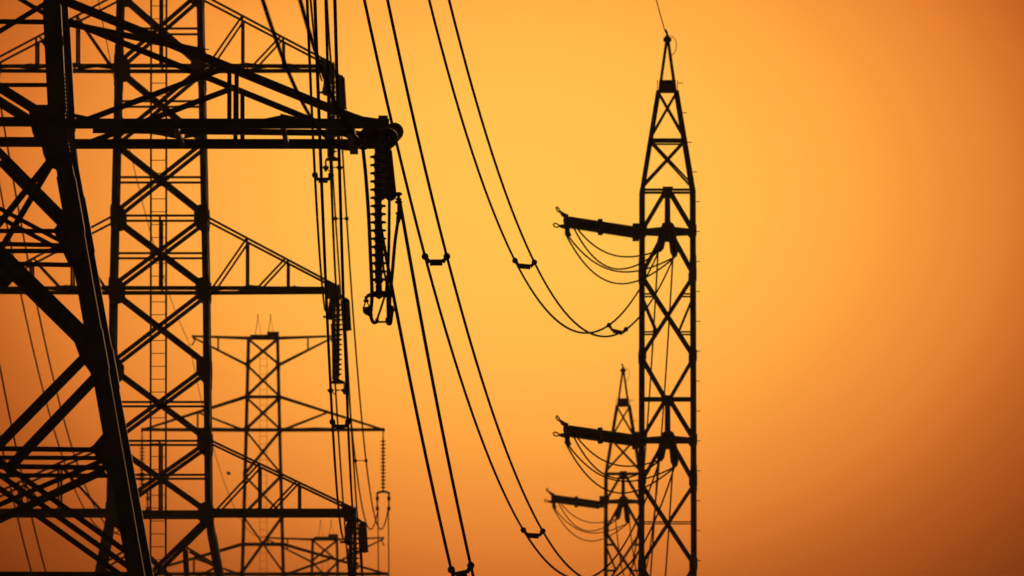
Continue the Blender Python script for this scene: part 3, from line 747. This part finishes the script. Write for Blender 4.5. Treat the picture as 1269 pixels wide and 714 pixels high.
for key, P0, P1, sg, lab in (
    ('TaL', (-6.953, 560, 38.901), (-7.883, 874, 35.629), 6.714, "left of two wires sagging to the mid-distance pylon's right insulator fork"),
    ('TaR', (-6.526, 560, 38.901), (-7.288, 874, 35.629), 6.714, "right of two wires sagging to the mid-distance pylon's right insulator fork"),
    ('MaL', (-6.826, 560, 30.454), (-7.713, 874, 27.149), 7.743, "left of two wires going away from the ladder pylon's middle arm tip"),
    ('MaR', (-6.307, 560, 30.454), (-7.046, 874, 27.149), 7.743, "right of two wires going away from the ladder pylon's middle arm tip"),
    ('BaL', (-6.22, 560, 21.95), (-7.6, 874, 18.6), 7.0, "left of two wires dropping below the bottom arm tip of the ladder pylon"),
    ('BaR', (-5.70, 560, 21.95), (-7.0, 874, 18.6), 7.0, "right of two wires dropping below the bottom arm tip of the ladder pylon"),
    ('LTl', (-20.573, 560, 42.603), (-22.15, 874, 35.629), 8.236, "left of two upper wires slanting down behind the nearest pylon's leg"),
    ('LTr', (-19.648, 560, 40.457), (-21.53, 874, 35.629), 7.642, "right of two upper wires slanting down behind the nearest pylon's leg"),
    ('LMl', (-20.202, 560, 30.454), (-22.257, 874, 27.149), 7.878, "left of the two lower wires at the left frame edge behind the nearest pylon"),
    ('LMr', (-19.683, 560, 30.454), (-21.638, 874, 27.149), 7.497, "right of the two lower wires at the left frame edge behind the nearest pylon")):
    con(key, span(P0, P1, sg), .036, lab)
for sx, nm_ in ((-1, "left"), (1, "right")):
    con('CD' + nm_, span(unp(474.8 + sx * 6.5, 632, 874), unp(478 + sx * 6, 840, 1049), 3.2), .036, "%s of two wires dropping straight below the mid-distance pylon's right insulator fork" % nm_)
# slender pylon to slender pylon, hanging inside the tall one
for i, (y0, tgt) in enumerate(((312, 0), (570, 1))):
    for j, (x0, x1) in enumerate(((815.5, 763), (834, 780))):
        p0 = unp(x0, y0 + 4 * j, 604); p1 = unp(x1, 645 + i * 175, 878)
        con('RR%d%d' % (i, j), span(p0, p1, 7.6), .034, "%s thin wire hanging inside the tall slender pylon below its %s level" % (("left", "right")[j], ("upper", "middle")[i]))
# earth wires
con('E1', span(unp(824.5, 40, 599.7), (-2.6, 291, 50.2), 2.0), .022, "hair-thin wire rising from the tip of the tall slender pylon", group="earth wires")
con('E2', span((-18.1, B_D, zb_(-440) + 1.2), unp(233, 422, 874), 3.9), .02, "hair-thin wire slanting behind the ladder pylon to the mid-distance pylon's top arm", group="earth wires")
con('E3', span(unp(234, 424, 874), unp(330, 664, 1049), 3.4), .02, "hair-thin wire falling from the mid-distance pylon's top arm to the farthest pylon", group="earth wires")
m = MB(); p = unp(283.3, 586.5, 958); m.lathe(p + V((-.13, 0, .04)), V((1, 0, -.35)), [(0, .04), (.06, .10), (.16, .11), (.26, .06), (.28, .02)], 8)
tag(m.build("wire_marker", M_IRON, None, True), "small dark lump on the hair-thin wire right of the ladder pylon", "wire marker")

# jumpers of the broad arm
wire("jumper_wire", smooth_path([unp(449.5, 175, 283.3), unp(450, 186, 285), unp(453, 215, 287.5), unp(456.5, 262, 289.3), unp(459, 315, 290.2), unp(461, 365, 290.6), unp(459, 388, 290.6)]), .036, "jumper wire hanging left of the long hanging insulator string", "wire", "jumper wires")
wire("jumper_wire", smooth_path([unp(493.5, 272, 297.4), unp(489.5, 300, 294.5), unp(486, 340, 292), unp(483, 372, 290.7), unp(484, 386, 290.6)]), .034, "jumper wire bowing down right of the long hanging insulator string", "wire", "jumper wires")
wire("jumper_wire", smooth_path([unp(482.5, 240, 296), unp(482, 300, 293), unp(480.5, 350, 291), unp(481, 396, 290.6)]), .03, "straight jumper wire between the long hanging string and the bowed jumper", "wire", "jumper wires")
wire("jumper_wire", smooth_path([unp(472, 292, 289.9), unp(475, 330, 290.2), unp(478.5, 358, 290.4), unp(467, 397, 290.5)]), .022, "thin jumper wire crossing the lower discs of the long hanging insulator string", "wire", "jumper wires")
wire("jumper_wire", smooth_path([unp(480.5, 171.5, 282.6), unp(474, 178, 281.4), unp(462, 181.5, 279.8), unp(450, 178.5, 278.4), unp(440, 168.5, 277)]), .034, "wire with painted reddish glint curving from the round-ended corner insulator along the broad arm", "wire", "jumper wires", M_COPPER_GLINT)  # laid over the near wire's bend to carry its painted glint
wire("jumper_wire", smooth_path([unp(449.5, 175.5, 282.6), unp(443, 181.5, 281.4), unp(432, 185, 280), unp(419, 182.5, 278.4)]), .034, "wire with painted reddish glint curving from the inboard round-ended insulator along the broad arm", "wire", "jumper wires", M_COPPER_GLINT)  # second overlaid bend, glint painted by the strand colour
# jumpers of the slender pylons
for lv, ((o, e), (bl, br), lb) in enumerate(zip(DS, RP, rt_labels)):
    for j, (x0, z0, tgt, dz, ex, nm_) in enumerate(((.30, -.15, bl, .72, .0, "uppermost"), (.22, -.18, bl, 1.22, .05, "second"), (-.02, -.5, br, 1.05, .0, "third"), (-.05, -.55, br, 1.5, .0, "lowest"))):
        p0 = o + e + V((x0, 0, z0)); p1 = V(tgt) + V((0, .2, -.02 - .02 * j)); pts = []
        for i in range(33):
            t = i / 32; pts.append(p0.lerp(p1, t) + V((0, 0, -dz * 4 * t * (1 - t) * (1 + .25 * (1 - 2 * t)))))
        wire("jumper_wire", pts, .036 if lv < 2 else .034, "%s jumper wire looping under the double string %s" % (nm_, lb), "wire", "jumper wires")

# ------------------------------------------------------------------ spacers on the twin wires
def proj(p):
    Z = p.z - CZ; fw = p.y * _c + Z * _s; up = -p.y * _s + Z * _c
    return CX + F * p.x / fw, CY - F * up / fw
def at_depth(pts, d):
    for p, q in zip(pts, pts[1:]):
        if (p.y - d) * (q.y - d) <= 0: return p.lerp(q, (d - p.y) / (q.y - p.y))
def depth_at_row(pts, y, dmin=0, dmax=1e9):
    for p, q in zip(pts, pts[1:]):
        a, b = proj(p)[1], proj(q)[1]
        if (a - y) * (b - y) <= 0 and dmin < p.y < dmax: return p.lerp(q, (y - a) / (b - a + 1e-9)).y
    raise ValueError((y, [round(proj(p)[1]) for p in pts[::8]]))
def spacer(a, b, row, label, dr=(0, 1e9), drop=.15, thick=.15, slim=False):
    d = depth_at_row(W[a], row, *dr); p, q = at_depth(W[a], d), at_depth(W[b], d)
    r = thing("wire_spacer", p, label, "spacer", "spacers clamped to twin wires"); q = q - p; p = V((0, 0, 0))
    dn = V((0, 0, -drop)); m = MB()
    if slim: m.tube([p, q], .02, 5)
    else: m.bar(p.lerp(q, .22) + dn, p.lerp(q, .80) + dn, thick, thick); m.tube([p, p.lerp(q, .22) + dn], .055); m.tube([q, p.lerp(q, .80) + dn], .055)
    m.build("spacer_bar", M_IRON, r)
    for e, nxt in ((p, q), (q, p)):
        m = MB(); m.lathe(e + V((0, -.12, .0)), (0, 1, 0), [(0, .05), (.03, .09), (.2, .09), (.24, .05)], 8); m.build("clamp", M_IRON, r)
spacer('1L', '1R', 323, "spacer halfway down the curved twin wires left of the tall slender pylon", (0, 560))
spacer('1L', '1R', 403, "spacer where the curved twin wires rise just left of the tall slender pylon", (525, 600), drop=.17)
spacer('2L', '2R', 318, "spacer on the twin wires right of the long hanging string's lower half")
spacer('2L', '2R', 657, "spacer near the frame bottom on the twin wires left of the small slender pylon", (0, 540))
spacer('3L', '3R', 706, "spacer at the very bottom of the frame on the leftmost long twin wires")
spacer('McL', 'McR', 217, "spacer just below the broad arm, left of the long hanging insulator string")
spacer('BcL', 'BcR', 523, "spacer below the middle insulator of the ladder pylon, level with a far arm")
spacer('TaL', 'TaR', 271, "thin straight spacer bar high on the fine twin wires left of the long hanging string", slim=True)
spacer('TaL', 'TaR', 571, "thin straight spacer bar low on the fine twin wires above the bottom arm tip", slim=True)
